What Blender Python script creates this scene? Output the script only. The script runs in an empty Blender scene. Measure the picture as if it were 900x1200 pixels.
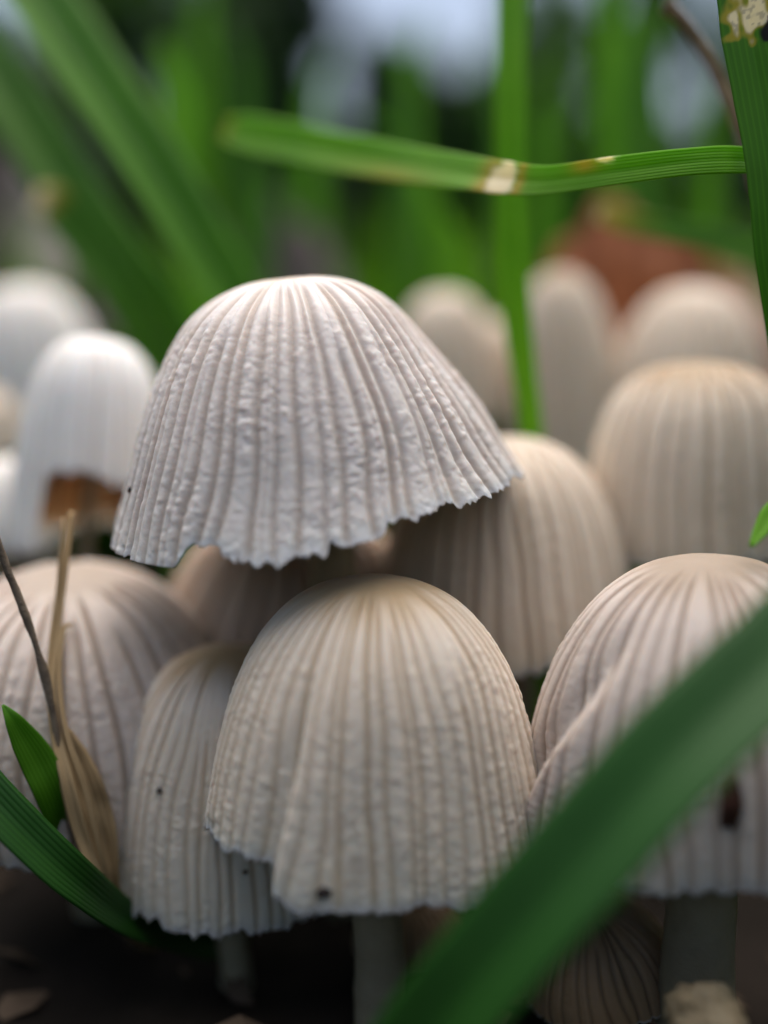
import bpy, math, random
import numpy as np
from mathutils import Vector

# ----------------------------------------------------------------------------
# scene, camera, sky, sun, exposure        (1 Blender unit = 1 centimetre)
# ----------------------------------------------------------------------------
scene = bpy.context.scene
scene.unit_settings.system = 'METRIC'
scene.unit_settings.scale_length = 0.01
R_ = math.radians
CAM_H = 4.0
PITCH = R_(-10.0)
FPX = 1200.0                         # focal length in photograph pixels (900 x 1200)

cam_d = bpy.data.cameras.new('camera')
cam = bpy.data.objects.new('camera', cam_d)
scene.collection.objects.link(cam)
cam.location = (0, 0, CAM_H)
cam.rotation_euler = (R_(90) + PITCH, 0, 0)
cam_d.sensor_fit = 'VERTICAL'
cam_d.sensor_height = 36
cam_d.sensor_width = 27
cam_d.lens = 36
cam_d.clip_start = 0.05
cam_d.clip_end = 20000
cam_d.dof.use_dof = True
cam_d.dof.focus_distance = 5.45
cam_d.dof.aperture_fstop = 0.036 / 0.44      # 4.4 mm wide lens opening
scene.camera = cam

SUN_EL, SUN_AZ = 76.0, 10.0         # degrees; azimuth measured from +Y towards +X
world = bpy.data.worlds.new('World')
scene.world = world
world.use_nodes = True
wn = world.node_tree
wn.nodes.clear()
w_out = wn.nodes.new('ShaderNodeOutputWorld')
w_bg = wn.nodes.new('ShaderNodeBackground')
w_sky = wn.nodes.new('ShaderNodeTexSky')
w_sky.sky_type = 'NISHITA'
w_sky.sun_disc = False
w_sky.sun_elevation = R_(SUN_EL)
w_sky.sun_rotation = R_(SUN_AZ)
w_sky.air_density = 1.0
w_sky.dust_density = 5.0
w_sky.ozone_density = 1.0
w_bg.inputs['Strength'].default_value = 0.07
wn.links.new(w_sky.outputs[0], w_bg.inputs['Color'])
wn.links.new(w_bg.outputs[0], w_out.inputs['Surface'])

sun_d = bpy.data.lights.new('sun', 'SUN')
sun_d.energy = 1.5
sun_d.angle = R_(88)
sun_d.color = (1.0, 0.945, 0.87)
sun = bpy.data.objects.new('sun', sun_d)
scene.collection.objects.link(sun)
sd = Vector((math.sin(R_(SUN_AZ)) * math.cos(R_(SUN_EL)), math.cos(R_(SUN_AZ)) * math.cos(R_(SUN_EL)), math.sin(R_(SUN_EL))))
sun.rotation_euler = (-sd).to_track_quat('-Z', 'Y').to_euler()
sun.location = sd * 300

scene.view_settings.view_transform = 'Standard'
scene.view_settings.look = 'None'
scene.view_settings.exposure = 1.4
scene.view_settings.gamma = 1.0
scene.view_settings.use_curve_mapping = False
scene.render.engine = 'CYCLES'
scene.cycles.use_denoising = True
scene.cycles.max_bounces = 10
scene.cycles.diffuse_bounces = 5
scene.cycles.sample_clamp_indirect = 6.0

random.seed(7)
rng = np.random.default_rng(11)

# ----------------------------------------------------------------------------
# helpers
# ----------------------------------------------------------------------------
FWD = np.array([0, math.cos(PITCH), math.sin(PITCH)])
UPV = np.array([0, -math.sin(PITCH), math.cos(PITCH)])
CAMP = np.array([0, 0, CAM_H])


def at(px, py, d):
    """the place seen at a photograph pixel, d centimetres in front of the lens"""
    return CAMP + d * (FWD + np.array([(px - 450) / FPX, 0, 0]) + (600 - py) / FPX * UPV)


def tag(o, label=None, cat=None, group=None, kind=None):
    if label: o['label'] = label
    if cat: o['category'] = cat
    if group: o['group'] = group
    if kind: o['kind'] = kind
    return o


def empty(name, loc):
    o = bpy.data.objects.new(name, None)
    o.empty_display_size = 0.2
    o.location = Vector(loc)
    scene.collection.objects.link(o)
    return o


def mesh_obj(name, V, F, mat, parent=None, attrs=None, smooth=True):
    """V (n,3) array, F list/array of quads or tris (array) ; world coordinates"""
    V = np.asarray(V, dtype=np.float64)
    me = bpy.data.meshes.new(name)
    off = np.zeros(3)
    if parent is not None:
        off = np.array(parent.location)
        if parent.parent is not None:
            off = off + np.array(parent.parent.location)
    else:
        lo, hi = V.min(0), V.max(0)
        off = np.array([(lo[0] + hi[0]) / 2, (lo[1] + hi[1]) / 2, lo[2]])
    Fs = F if isinstance(F, list) else [F]
    Fs = [np.asarray(f, dtype=np.int32) for f in Fs if len(f)]
    me.vertices.add(len(V))
    me.vertices.foreach_set('co', (V - off).ravel().astype(np.float32))
    nl = sum(f.size for f in Fs)
    npoly = sum(len(f) for f in Fs)
    me.loops.add(nl)
    me.polygons.add(npoly)
    me.loops.foreach_set('vertex_index', np.concatenate([f.ravel() for f in Fs]))
    tot = np.concatenate([np.full(len(f), f.shape[1], dtype=np.int32) for f in Fs])
    st = np.concatenate([[0], np.cumsum(tot)[:-1]]).astype(np.int32)
    me.polygons.foreach_set('loop_start', st)
    me.polygons.foreach_set('loop_total', tot)
    me.polygons.foreach_set('use_smooth', np.full(npoly, smooth))
    me.update(calc_edges=True)
    me.validate()
    if attrs:
        for k, v in attrs.items():
            a = me.attributes.new(k, 'FLOAT', 'POINT')
            a.data.foreach_set('value', np.asarray(v, dtype=np.float32))
    me.materials.append(mat)
    o = bpy.data.objects.new(name, me)
    scene.collection.objects.link(o)
    if parent is not None:
        o.parent = parent
    else:
        o.location = off
    return o


def smooth(a, b, x):
    t = np.clip((x - a) / (b - a), 0, 1)
    return t * t * (3 - 2 * t)


def _hash(ix, iy, iz, seed):
    with np.errstate(over='ignore'):
        h = (ix.astype(np.uint32) * np.uint32(374761393) + iy.astype(np.uint32) * np.uint32(668265263)
             + iz.astype(np.uint32) * np.uint32(2147483647) + np.uint32((seed * 974711 + 12345) % 4294967295))
        h = (h ^ (h >> np.uint32(13))) * np.uint32(1274126177)
        h = h ^ (h >> np.uint32(16))
        h = h * np.uint32(2246822519)
        h = h ^ (h >> np.uint32(15))
    return h.astype(np.float64) / 4294967295.0 * 2 - 1


def noise(x, y, z, seed=0):
    x, y, z = np.broadcast_arrays(np.asarray(x, float), np.asarray(y, float), np.asarray(z, float))
    fx, fy, fz = np.floor(x), np.floor(y), np.floor(z)
    ux, uy, uz = x - fx, y - fy, z - fz
    ux, uy, uz = (u * u * u * (u * (u * 6 - 15) + 10) for u in (ux, uy, uz))
    ix, iy, iz = fx.astype(np.int64), fy.astype(np.int64), fz.astype(np.int64)
    r = 0
    for dx in (0, 1):
        for dy in (0, 1):
            for dz in (0, 1):
                w = (ux if dx else 1 - ux) * (uy if dy else 1 - uy) * (uz if dz else 1 - uz)
                r = r + w * _hash(ix + dx, iy + dy, iz + dz, seed)
    return r


def fbm(x, y, z, seed=0, octv=3):
    r, a, f = 0, 1.0, 1.0
    for k in range(octv):
        r = r + a * noise(x * f, y * f, z * f, seed + k * 17)
        a *= 0.5
        f *= 2.1
    return r


def catmull(P, n):
    P = np.asarray(P, float)
    Q = np.vstack([2 * P[0] - P[1], P, 2 * P[-1] - P[-2]])
    m = len(P) - 1
    out = []
    for t in np.linspace(0, m, n):
        i = min(int(t), m - 1)
        u = t - i
        p0, p1, p2, p3 = Q[i], Q[i + 1], Q[i + 2], Q[i + 3]
        out.append(0.5 * ((2 * p1) + (-p0 + p2) * u + (2 * p0 - 5 * p1 + 4 * p2 - p3) * u * u + (-p0 + 3 * p1 - 3 * p2 + p3) * u ** 3))
    return np.array(out)


def norm(v):
    v = np.asarray(v, float)
    return v / (np.linalg.norm(v, axis=-1, keepdims=True) + 1e-12)


def tube_data(P, rad, nseg=14, seed=0, rough=0.0):
    """capped tube along polyline P with radii rad"""
    P = np.asarray(P, float)
    n = len(P)
    T = norm(np.gradient(P, axis=0))
    ref = np.array([1.0, 0.13, 0.07])
    A = norm(np.cross(T, ref))
    B = np.cross(T, A)
    th = np.linspace(0, 2 * math.pi, nseg, endpoint=False)
    rad = np.broadcast_to(np.asarray(rad, float), (n,))
    rr = rad[:, None] * np.ones((1, nseg))
    if rough:
        rr = rr * (1 + rough * fbm(np.cos(th)[None] * 2 + np.zeros((n, 1)), np.sin(th)[None] * 2 + np.zeros((n, 1)), np.linspace(0, n * 0.4, n)[:, None] + np.zeros((1, nseg)), seed))
    V = P[:, None, :] + rr[..., None] * (np.cos(th)[None, :, None] * A[:, None, :] + np.sin(th)[None, :, None] * B[:, None, :])
    idx = np.arange(n * nseg).reshape(n, nseg)
    a = idx[:-1]
    b = np.roll(idx, -1, 1)[:-1]
    c = np.roll(idx, -1, 1)[1:]
    d = idx[1:]
    Q = np.stack([a, b, c, d], -1).reshape(-1, 4)
    V = V.reshape(-1, 3)
    k = len(V)
    V = np.vstack([V, P[0], P[-1]])
    t0 = np.stack([np.full(nseg, k), np.roll(idx[0], -1), idx[0]], -1)
    t1 = np.stack([np.full(nseg, k + 1), idx[-1], np.roll(idx[-1], -1)], -1)
    return V, [Q, np.vstack([t0, t1])]


# ----------------------------------------------------------------------------
# materials
# ----------------------------------------------------------------------------
class NT:
    def __init__(self, name):
        self.m = bpy.data.materials.new(name)
        self.m.use_nodes = True
        self.t = self.m.node_tree
        self.t.nodes.clear()
        self.out = self.t.nodes.new('ShaderNodeOutputMaterial')

    def n(self, kind, **kw):
        nd = self.t.nodes.new(kind)
        for k, v in kw.items():
            if k in nd.inputs:
                nd.inputs[k].default_value = v
            else:
                setattr(nd, k, v)
        return nd

    def l(self, a, b):
        self.t.links.new(a, b)

    def attr(self, name):
        return self.n('ShaderNodeAttribute', attribute_name=name).outputs['Fac']

    def mix(self, fac, a, b, mode='MIX'):
        nd = self.n('ShaderNodeMix', data_type='RGBA', blend_type=mode)
        for sock, v in ((0, fac), (6, a), (7, b)):
            if isinstance(v, (int, float)):
                nd.inputs[sock].default_value = v
            elif isinstance(v, (tuple, list)):
                nd.inputs[sock].default_value = (*v[:3], 1)
            else:
                self.l(v, nd.inputs[sock])
        return nd.outputs[2]

    def math(self, op, a, b=None):
        nd = self.n('ShaderNodeMath', operation=op)
        for i, v in enumerate((a, b)):
            if v is None: continue
            if isinstance(v, (int, float)):
                nd.inputs[i].default_value = v
            else:
                self.l(v, nd.inputs[i])
        return nd.outputs[0]

    def noise(self, scale, detail=3, rough=0.55, vec=None):
        nd = self.n('ShaderNodeTexNoise')
        nd.inputs['Scale'].default_value = scale
        nd.inputs['Detail'].default_value = detail
        nd.inputs['Roughness'].default_value = rough
        if vec is None:
            vec = self.n('ShaderNodeTexCoord').outputs['Object']
        self.l(vec, nd.inputs['Vector'])
        return nd.outputs['Fac']

    def ramp(self, fac, lo, hi):
        nd = self.n('ShaderNodeMapRange')
        nd.inputs[1].default_value = lo
        nd.inputs[2].default_value = hi
        self.l(fac, nd.inputs[0])
        return nd.outputs[0]


def cap_material(name, base, groove, disc, stain, under=(0.42, 0.27, 0.13)):
    m = NT(name)
    mott = m.ramp(m.noise(2.2, 4), 0.35, 0.7)
    c = m.mix(m.math('MULTIPLY', mott, 0.5), base, stain)
    fine = m.ramp(m.noise(26, 3, 0.6), 0.35, 0.75)
    c = m.mix(m.math('MULTIPLY', fine, 0.22), c, tuple(min(1, x * 1.18) for x in base))
    c = m.mix(m.math('MULTIPLY', m.attr('groove'), 0.8), c, groove)
    c = m.mix(m.attr('disc'), c, disc)
    c = m.mix(m.attr('stain'), c, (0.10, 0.085, 0.08))
    c = m.mix(m.attr('edge'), c, (0.74, 0.72, 0.72))
    c = m.mix(m.attr('under'), c, under)
    p = m.n('ShaderNodeBsdfPrincipled')
    m.l(c, p.inputs['Base Color'])
    p.inputs['Roughness'].default_value = 0.55
    p.inputs['Specular IOR Level'].default_value = 0.35
    p.inputs['Subsurface Weight'].default_value = 0.55
    p.inputs['Subsurface Radius'].default_value = (1.0, 0.62, 0.42)
    p.inputs['Subsurface Scale'].default_value = 0.10
    p.inputs['Sheen Weight'].default_value = 0.08
    b1 = m.n('ShaderNodeBump')
    b1.inputs['Strength'].default_value = 0.18
    b1.inputs['Distance'].default_value = 0.02
    m.l(m.noise(38, 3, 0.6), b1.inputs['Height'])
    m.l(b1.outputs[0], p.inputs['Normal'])
    m.l(p.outputs[0], m.out.inputs['Surface'])
    return m.m


M_hero = cap_material('cap_skin_grey_white', (0.63, 0.585, 0.555), (0.40, 0.315, 0.25), (0.52, 0.40, 0.29), (0.55, 0.51, 0.50))
M_cream = cap_material('cap_skin_cream', (0.66, 0.575, 0.485), (0.45, 0.34, 0.225), (0.38, 0.26, 0.13), (0.54, 0.49, 0.42))
M_mauve = cap_material('cap_skin_mauve_grey', (0.58, 0.51, 0.455), (0.33, 0.245, 0.185), (0.25, 0.18, 0.115), (0.50, 0.43, 0.39))
M_tan = cap_material('cap_skin_pale_tan', (0.62, 0.53, 0.43), (0.40, 0.30, 0.20), (0.36, 0.255, 0.15), (0.55, 0.47, 0.38))
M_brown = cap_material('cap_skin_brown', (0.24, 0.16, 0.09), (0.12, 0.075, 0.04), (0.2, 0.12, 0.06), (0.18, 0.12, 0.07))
M_shade = cap_material('cap_skin_shaded_tan', (0.46, 0.36, 0.28), (0.32, 0.23, 0.16), (0.30, 0.2, 0.12), (0.40, 0.31, 0.24))  # darker tan skin: the shade under the tall rim is put into the colour
M_pale = cap_material('cap_skin_pale', (0.68, 0.61, 0.54), (0.48, 0.39, 0.31), (0.52, 0.42, 0.32), (0.62, 0.55, 0.48))
M_white = cap_material('cap_skin_white', (0.80, 0.77, 0.74), (0.58, 0.50, 0.42), (0.74, 0.68, 0.6), (0.74, 0.70, 0.68), (0.55, 0.46, 0.34))


def simple_mat(name, c0, c1, scale=6, rough=0.8, sss=0.0, bump=0.0, spec=0.3, sssr=0.05):
    m = NT(name)
    f = m.ramp(m.noise(scale, 5, 0.6), 0.3, 0.7)
    c = m.mix(f, c0, c1)
    p = m.n('ShaderNodeBsdfPrincipled')
    m.l(c, p.inputs['Base Color'])
    p.inputs['Roughness'].default_value = rough
    p.inputs['Specular IOR Level'].default_value = spec
    if sss:
        p.inputs['Subsurface Weight'].default_value = sss
        p.inputs['Subsurface Radius'].default_value = (1, 0.6, 0.4)
        p.inputs['Subsurface Scale'].default_value = sssr
    if bump:
        b = m.n('ShaderNodeBump')
        b.inputs['Strength'].default_value = bump
        b.inputs['Distance'].default_value = 0.03
        m.l(m.noise(scale * 5, 4, 0.65), b.inputs['Height'])
        m.l(b.outputs[0], p.inputs['Normal'])
    m.l(p.outputs[0], m.out.inputs['Surface'])
    return m.m


M_gill = simple_mat('gill_flesh', (0.50, 0.38, 0.24), (0.40, 0.28, 0.17), 5, 0.8, 0.3)
M_stem = simple_mat('stem_flesh', (0.30, 0.26, 0.18), (0.22, 0.19, 0.13), 4, 0.5, 0.4, 0.2)
M_button = simple_mat('button_flesh', (0.34, 0.28, 0.18), (0.20, 0.15, 0.085), 7, 0.7, 0.3, 0.4)
M_soil = simple_mat('dark_soil', (0.009, 0.007, 0.005), (0.024, 0.018, 0.014), 0.7, 0.95, 0, 0.7, 0.15)
M_litter = simple_mat('leaf_litter_brown', (0.06, 0.04, 0.025), (0.13, 0.09, 0.06), 1.2, 0.9, 0, 0.3)
M_speck = simple_mat('dirt_black', (0.012, 0.01, 0.01), (0.03, 0.02, 0.018), 20, 0.8)
M_husk = simple_mat('seed_husk_brown', (0.035, 0.014, 0.010), (0.075, 0.03, 0.02), 12, 0.55)
M_twig = simple_mat('twig_bark', (0.10, 0.075, 0.055), (0.22, 0.17, 0.12), 9, 0.85, 0, 0.6)
M_bark = simple_mat('bark', (0.045, 0.035, 0.028), (0.10, 0.08, 0.065), 0.15, 0.95)


def blade_material(name, c0, c1, trans=0.4, rough=0.5, pale=(0.78, 0.74, 0.66), yellow=(0.42, 0.36, 0.04), veins=9):
    m = NT(name)
    f = m.ramp(m.noise(1.5, 3), 0.3, 0.7)
    c = m.mix(f, c0, c1)
    u = m.attr('across')
    v = m.math('ABSOLUTE', m.math('SINE', m.math('MULTIPLY', u, math.pi * veins)))
    vein = m.ramp(v, 0.75, 1.0)
    c = m.mix(m.math('MULTIPLY', vein, 0.35), c, tuple(x * 1.5 for x in c1))
    c = m.mix(m.attr('yellow'), c, yellow)
    c = m.mix(m.attr('pale'), c, pale)
    c = m.mix(m.attr('dark'), c, (0.012, 0.01, 0.008))
    p = m.n('ShaderNodeBsdfPrincipled')
    m.l(c, p.inputs['Base Color'])
    p.inputs['Roughness'].default_value = rough
    p.inputs['Specular IOR Level'].default_value = 0.3
    b = m.n('ShaderNodeBump')
    b.inputs['Strength'].default_value = 0.3
    b.inputs['Distance'].default_value = 0.01
    m.l(v, b.inputs['Height'])
    m.l(b.outputs[0], p.inputs['Normal'])
    t = m.n('ShaderNodeBsdfTranslucent')
    m.l(m.mix(1.0, c, (1.5, 1.4, 0.6), 'MULTIPLY'), t.inputs['Color'])
    mx = m.n('ShaderNodeMixShader')
    mx.inputs[0].default_value = trans
    m.l(p.outputs[0], mx.inputs[1])
    m.l(t.outputs[0], mx.inputs[2])
    m.l(mx.outputs[0], m.out.inputs['Surface'])
    return m.m


M_grass = blade_material('grass_fresh_green', (0.055, 0.185, 0.006), (0.08, 0.235, 0.010), 0.4)
M_grass_bright = blade_material('grass_bright_green', (0.13, 0.34, 0.010), (0.18, 0.40, 0.016), 0.5)
M_grass_shaded = blade_material('grass_shaded_green', (0.012, 0.060, 0.007), (0.018, 0.080, 0.010), 0.2)  # darker copy of the green: shade on the front blades put into the colour
M_grass_field = blade_material('grass_field_green', (0.035, 0.11, 0.008), (0.065, 0.17, 0.012), 0.4)
M_dry = blade_material('grass_dry_straw', (0.32, 0.22, 0.11), (0.46, 0.34, 0.19), 0.2, 0.7, veins=5)
M_brownleaf = blade_material('dead_leaf_russet', (0.24, 0.07, 0.022), (0.34, 0.12, 0.045), 0.25, 0.55, veins=7)
M_greyleaf = blade_material('dead_leaf_grey_brown', (0.075, 0.056, 0.055), (0.14, 0.108, 0.105), 0.15, 0.8, veins=7)
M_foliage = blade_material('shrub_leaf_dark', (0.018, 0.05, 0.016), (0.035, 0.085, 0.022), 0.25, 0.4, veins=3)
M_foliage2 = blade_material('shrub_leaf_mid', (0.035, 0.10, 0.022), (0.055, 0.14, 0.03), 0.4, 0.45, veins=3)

# ----------------------------------------------------------------------------
# setting: ground, far lawn
# ----------------------------------------------------------------------------


def ground_z(x, y):
    near = np.exp(-((x / 9) ** 2 + ((y - 7) / 9) ** 2))
    return (0.16 * fbm(x * 0.7, y * 0.7, 0, 3, 4) * (0.35 + 0.65 * near)
            + 0.6 * (1 - near) * fbm(x * 0.06, y * 0.06, 0, 9, 2) * 0.5)


def build_ground():
    g = np.concatenate([-np.geomspace(6000, 14, 40), np.linspace(-13, 13, 150), np.geomspace(14, 6000, 40)])
    X, Y = np.meshgrid(g, g + 6.0)
    fade = np.exp(-((X / 300) ** 2 + (Y / 300) ** 2))
    Z = ground_z(X, Y) * fade
    n = len(g)
    idx = np.arange(n * n).reshape(n, n)
    Q = np.stack([idx[:-1, :-1], idx[:-1, 1:], idx[1:, 1:], idx[1:, :-1]], -1).reshape(-1, 4)
    o = mesh_obj('ground', np.stack([X, Y, Z], -1).reshape(-1, 3), Q, M_soil)
    tag(o, 'dark damp soil under and around the mushroom clump', 'soil', kind='structure')


build_ground()


def leaf_litter():
    Vs, Qs = [], []
    k = 0
    n = 700
    for i in range(n):
        a = random.uniform(0, 2 * math.pi)
        x, y = random.uniform(-9, 9), random.uniform(1.5, 18)
        s = random.uniform(0.05, 0.28)
        z = float(ground_z(np.array(x), np.array(y))) + random.uniform(0.0, 0.05)
        ax = np.array([math.cos(a), math.sin(a), random.uniform(-0.4, 0.4)]) * s
        bx = np.array([-math.sin(a), math.cos(a), random.uniform(-0.4, 0.4)]) * s * random.uniform(0.15, 0.5)
        up = np.array([0, 0, s * 0.25])
        c = np.array([x, y, z])
        P = [c - ax, c - ax * .2 + bx + up, c + ax, c + ax * .1 - bx + up * .5, c + up * .9, c - np.array([0, 0, .02])]
        Vs += P
        Qs += [(k, k + 1, k + 4), (k + 1, k + 2, k + 4), (k + 2, k + 3, k + 4), (k + 3, k, k + 4),
               (k + 1, k, k + 5), (k + 2, k + 1, k + 5), (k + 3, k + 2, k + 5), (k, k + 3, k + 5)]
        k += 6
    o = mesh_obj('leaf_litter', np.array(Vs), np.array(Qs), M_litter, smooth=False)
    tag(o, 'scattered brown crumbs and leaf litter on the dark soil', 'leaf litter', kind='stuff')


leaf_litter()


def far_lawn():
    """unsharp lawn reaching away behind the clump: nobody could count it; plus unseen shading grass round the lens"""
    N = 15000
    y = 17 + 150 * rng.random(N) ** 1.6
    x = (rng.random(N) - 0.5) * (26 + y * 1.7)
    side = rng.random(N) < 0.10
    x = np.where(side, np.sign(x) * (9 + 40 * rng.random(N)), x)
    y = np.where(side, -30 + 70 * rng.random(N), y)
    # unseen grass added beside the clump and behind the lens to block front light
    M = 11000
    x2, y2 = (rng.random(M) - 0.5) * 60, -30 + 50 * rng.random(M)
    out = (y2 < -1.2) | (np.abs(x2) > 2.6 + 0.44 * np.maximum(y2, 0))
    x, y = np.r_[x, x2[out]], np.r_[y, y2[out]]
    sparse = fbm(x * 0.05, y * 0.05, 0, 21, 2) + np.where((x < -1) & (y < 60), -0.15, 0.1)
    keep = sparse > -0.18
    x, y = x[keep], y[keep]
    N = len(x)
    z0 = ground_z(x, y) - 0.1
    h = 3.2 + 4.6 * rng.random(N) ** 1.3
    h = np.where(y < 16, h * 1.75, h)  # near grass made taller so it darkens the low front of the clump
    w = 0.12 + 0.13 * rng.random(N)
    az = rng.random(N) * 2 * math.pi
    lean = 0.15 + 0.9 * rng.random(N) ** 1.5
    lean = np.where(y < 17, lean * 0.3, lean)
    d = np.stack([np.cos(az), np.sin(az)], -1)
    s = np.stack([-np.sin(az), np.cos(az)], -1)
    rows = [(0, 1.0), (0.4, 0.95), (0.75, 0.65), (1.0, 0.04)]
    V = np.zeros((N, 8, 3))
    for i, (t, ww) in enumerate(rows):
        cx = x + d[:, 0] * lean * h * t * t * 0.7
        cy = y + d[:, 1] * lean * h * t * t * 0.7
        cz = z0 + h * (t - 0.25 * lean * t * t)
        for j, sg in enumerate((-1, 1)):
            V[:, i * 2 + j, 0] = cx + s[:, 0] * w * ww * sg
            V[:, i * 2 + j, 1] = cy + s[:, 1] * w * ww * sg
            V[:, i * 2 + j, 2] = cz
    b = (np.arange(N) * 8)[:, None]
    Q = np.concatenate([b + np.array([[k, k + 1, k + 3, k + 2]]) for k in (0, 2, 4)], 0)
    o = mesh_obj('lawn_grass', V.reshape(-1, 3), Q, M_grass_field)
    tag(o, 'out-of-focus lawn grass stretching away behind the mushroom clump, with unseen grass added round the lens for shade', 'grass', kind='stuff')


far_lawn()

# ----------------------------------------------------------------------------
# mushrooms
# ----------------------------------------------------------------------------
PROFILES = {   # (radius, height) from the apex to the rim, fractions
    'bell': [(0, 1), (.16, .992), (.32, .955), (.48, .87), (.61, .74), (.72, .58), (.81, .41), (.89, .23), (.96, .08), (1.0, 0)],
    'egg': [(0, 1), (.18, .992), (.36, .965), (.55, .90), (.71, .79), (.83, .64), (.91, .47), (.965, .28), (.99, .12), (1.0, 0)],
    'pear': [(0, 1), (.16, .992), (.33, .96), (.50, .89), (.66, .775), (.79, .625), (.88, .455), (.945, .275), (.985, .11), (1.0, 0)],
    'thimble': [(0, 1), (.22, .99), (.42, .965), (.62, .90), (.78, .79), (.89, .63), (.955, .45), (.985, .27), (1.0, .12), (1.0, 0)],
    'dome': [(0, 1), (.2, .985), (.4, .94), (.58, .85), (.74, .71), (.86, .54), (.94, .36), (.985, .18), (1.0, .05), (.99, 0)],
}


def mushroom(label, apex, rim, d, rpx, prof='bell', lean=0.19, ribs=48, seed=1, mat=None, nt=360, nh=110,
             cut=None, deform=None, flat=1.0, root=None, stem_r=0.16, amp=0.030, disc=0.2, disc_amt=0.8,
             pucker=0.012, ragged=0.02, stain=None, group='mushrooms of the clump', wob=0.05, ribround=0.32):
    A0 = at(*apex, d)
    B = at(*rim, d)
    H0 = np.linalg.norm(A0 - B)
    A = at(*apex, d - lean * H0)
    axis = A - B
    H = np.linalg.norm(axis)
    a = axis / H
    R = rpx * d / FPX
    e1 = np.array([1.0, 0, 0])
    e1 = norm(e1 - a * np.dot(e1, a))
    e2 = np.cross(a, e1)
    r = np.random.default_rng(seed)

    prf = catmull(PROFILES[prof], 400)
    prf[:, 0] = np.maximum(prf[:, 0], 0) * R
    prf[:, 1] *= H
    seg = np.r_[0, np.cumsum(np.linalg.norm(np.diff(prf, axis=0), axis=1))]
    L = seg[-1]
    tt = seg / L
    tang = norm(np.gradient(prf, axis=0))

    th = np.linspace(0, 2 * math.pi, nt, endpoint=False)
    deg = np.degrees(th)
    # rim line: slow waves, a lobe per rib or two, torn bites and fine fringe
    ct, st = np.cos(th), np.sin(th)
    rimcut = ragged * (1.1 + 1.2 * fbm(ct * 1.6, st * 1.6, seed * 1.7, seed, 2)
                       + 1.0 * noise(ct * 8, st * 8, 3.1, seed + 5)
                       + 0.8 * np.maximum(0, noise(ct * 15, st * 15, 9.1, seed + 6)) ** 2 * 2
                       + 0.35 * noise(ct * 40, st * 40, 1.1, seed + 7)
                       + 0.22 * noise(ct * 90, st * 90, 1.7, seed + 8))
    rimcut = np.maximum(rimcut, -0.01)
    if cut is not None:
        rimcut = rimcut + cut(deg)
    tmax = 1 - rimcut
    s = np.linspace(0, 1, nh) ** 0.92
    T = s[:, None] * tmax[None, :]
    TH = th[None, :] + 0 * T

    def field(T, TH, detail=True):
        pr = np.interp(T, tt, prf[:, 0])
        ph = np.interp(T, tt, prf[:, 1])
        tr = np.interp(T, tt, tang[:, 0])
        tz = np.interp(T, tt, tang[:, 1])
        nr, nz = -tz, tr
        c, sn = np.cos(TH), np.sin(TH)
        # slow irregularity
        low = 0.035 * R * fbm(c * 1.1 + 4, sn * 1.1, T * 1.5 + seed, seed + 30, 2) * T
        # rib grooves, wandering and irregularly spaced
        wth = TH + wob * noise(c * 2.2, sn * 2.2, T * 3.0, seed + 40) + 0.010 * noise(c * 9, sn * 9, T * 6, seed + 41)
        gpos = (np.arange(ribs) + r0) / ribs * 2 * math.pi
        ph_ = np.mod(wth - gpos[0], 2 * math.pi)
        gp = np.r_[gpos - gpos[0], 2 * math.pi]
        k = np.clip(np.searchsorted(gp, ph_, side='right') - 1, 0, ribs - 1)
        lo, hi = gp[k], gp[k + 1]
        f = (ph_ - lo) / (hi - lo)
        width = (hi - lo) * np.maximum(pr, 0.05)
        dl, dr = f * width, (1 - f) * width
        gw = 0.0175 * R + 0.002
        g0 = np.exp(-(dl / gw) ** 2) * gdep[k] * smooth(gst[k], gst[k] + 0.12, T)
        k2 = (k + 1) % ribs
        g1 = np.exp(-(dr / gw) ** 2) * gdep[k2] * smooth(gst[k2], gst[k2] + 0.12, T)
        mid = np.exp(-((f - 0.5) * width / (gw * 0.7)) ** 2) * gmid[k] * smooth(gms[k], gms[k] + 0.15, T)
        g = np.maximum(np.maximum(g0, g1), mid)
        rnd = (np.sin(np.pi * np.clip(f, 0, 1))) ** 0.5 - 0.65 + 0.12 * noise(k * 3.7, T * 2.5, 0.5, seed + 77)
        fade = smooth(0.06, 0.2, T)
        disp = low - amp * g * fade * R + ribround * amp * rnd * fade * R
        if detail:
            # puckered skin along each rib: short cross wrinkles and blisters
            x1, y1, z1 = c * pr, sn * pr, ph
            lam = 0.06
            p1 = noise(x1 / lam + k * 7.3, y1 / lam, z1 / (lam * 0.75), seed + 50)
            p2 = noise(x1 / (lam * .45), y1 / (lam * .45), z1 / (lam * .36) + k * 3.1, seed + 51)
            p3 = noise(x1 / (lam * 3), y1 / (lam * 3), z1 / (lam * 3), seed + 52)
            env = smooth(0.2, 0.5, T) * (1 - 0.6 * g) * (0.75 + 0.6 * p3)
            disp = disp + pucker * (0.8 * np.maximum(p1, -0.15) + 0.65 * p2) * env
        dr_ = 0
        if deform is not None:
            dr_ = deform(np.mod(np.degrees(TH), 360), T) * R
        return pr + nr * disp + dr_, ph + nz * disp, nr, nz, g * fade

    r0 = r.uniform(-0.24, 0.24, ribs)
    gdep = r.uniform(0.55, 1.15, ribs)
    gst = np.where(r.random(ribs) < 0.3, r.uniform(0.18, 0.4, ribs), r.uniform(0.06, 0.14, ribs))
    gmid = np.where(r.random(ribs) < 0.2, r.uniform(0.2, 0.45, ribs), 0.0)
    gms = r.uniform(0.25, 0.6, ribs)

    pr, ph, nr, nz, g = field(T, TH)
    nin = 26
    s_in = np.linspace(1, 0.02, nin) ** 0.9
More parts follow.
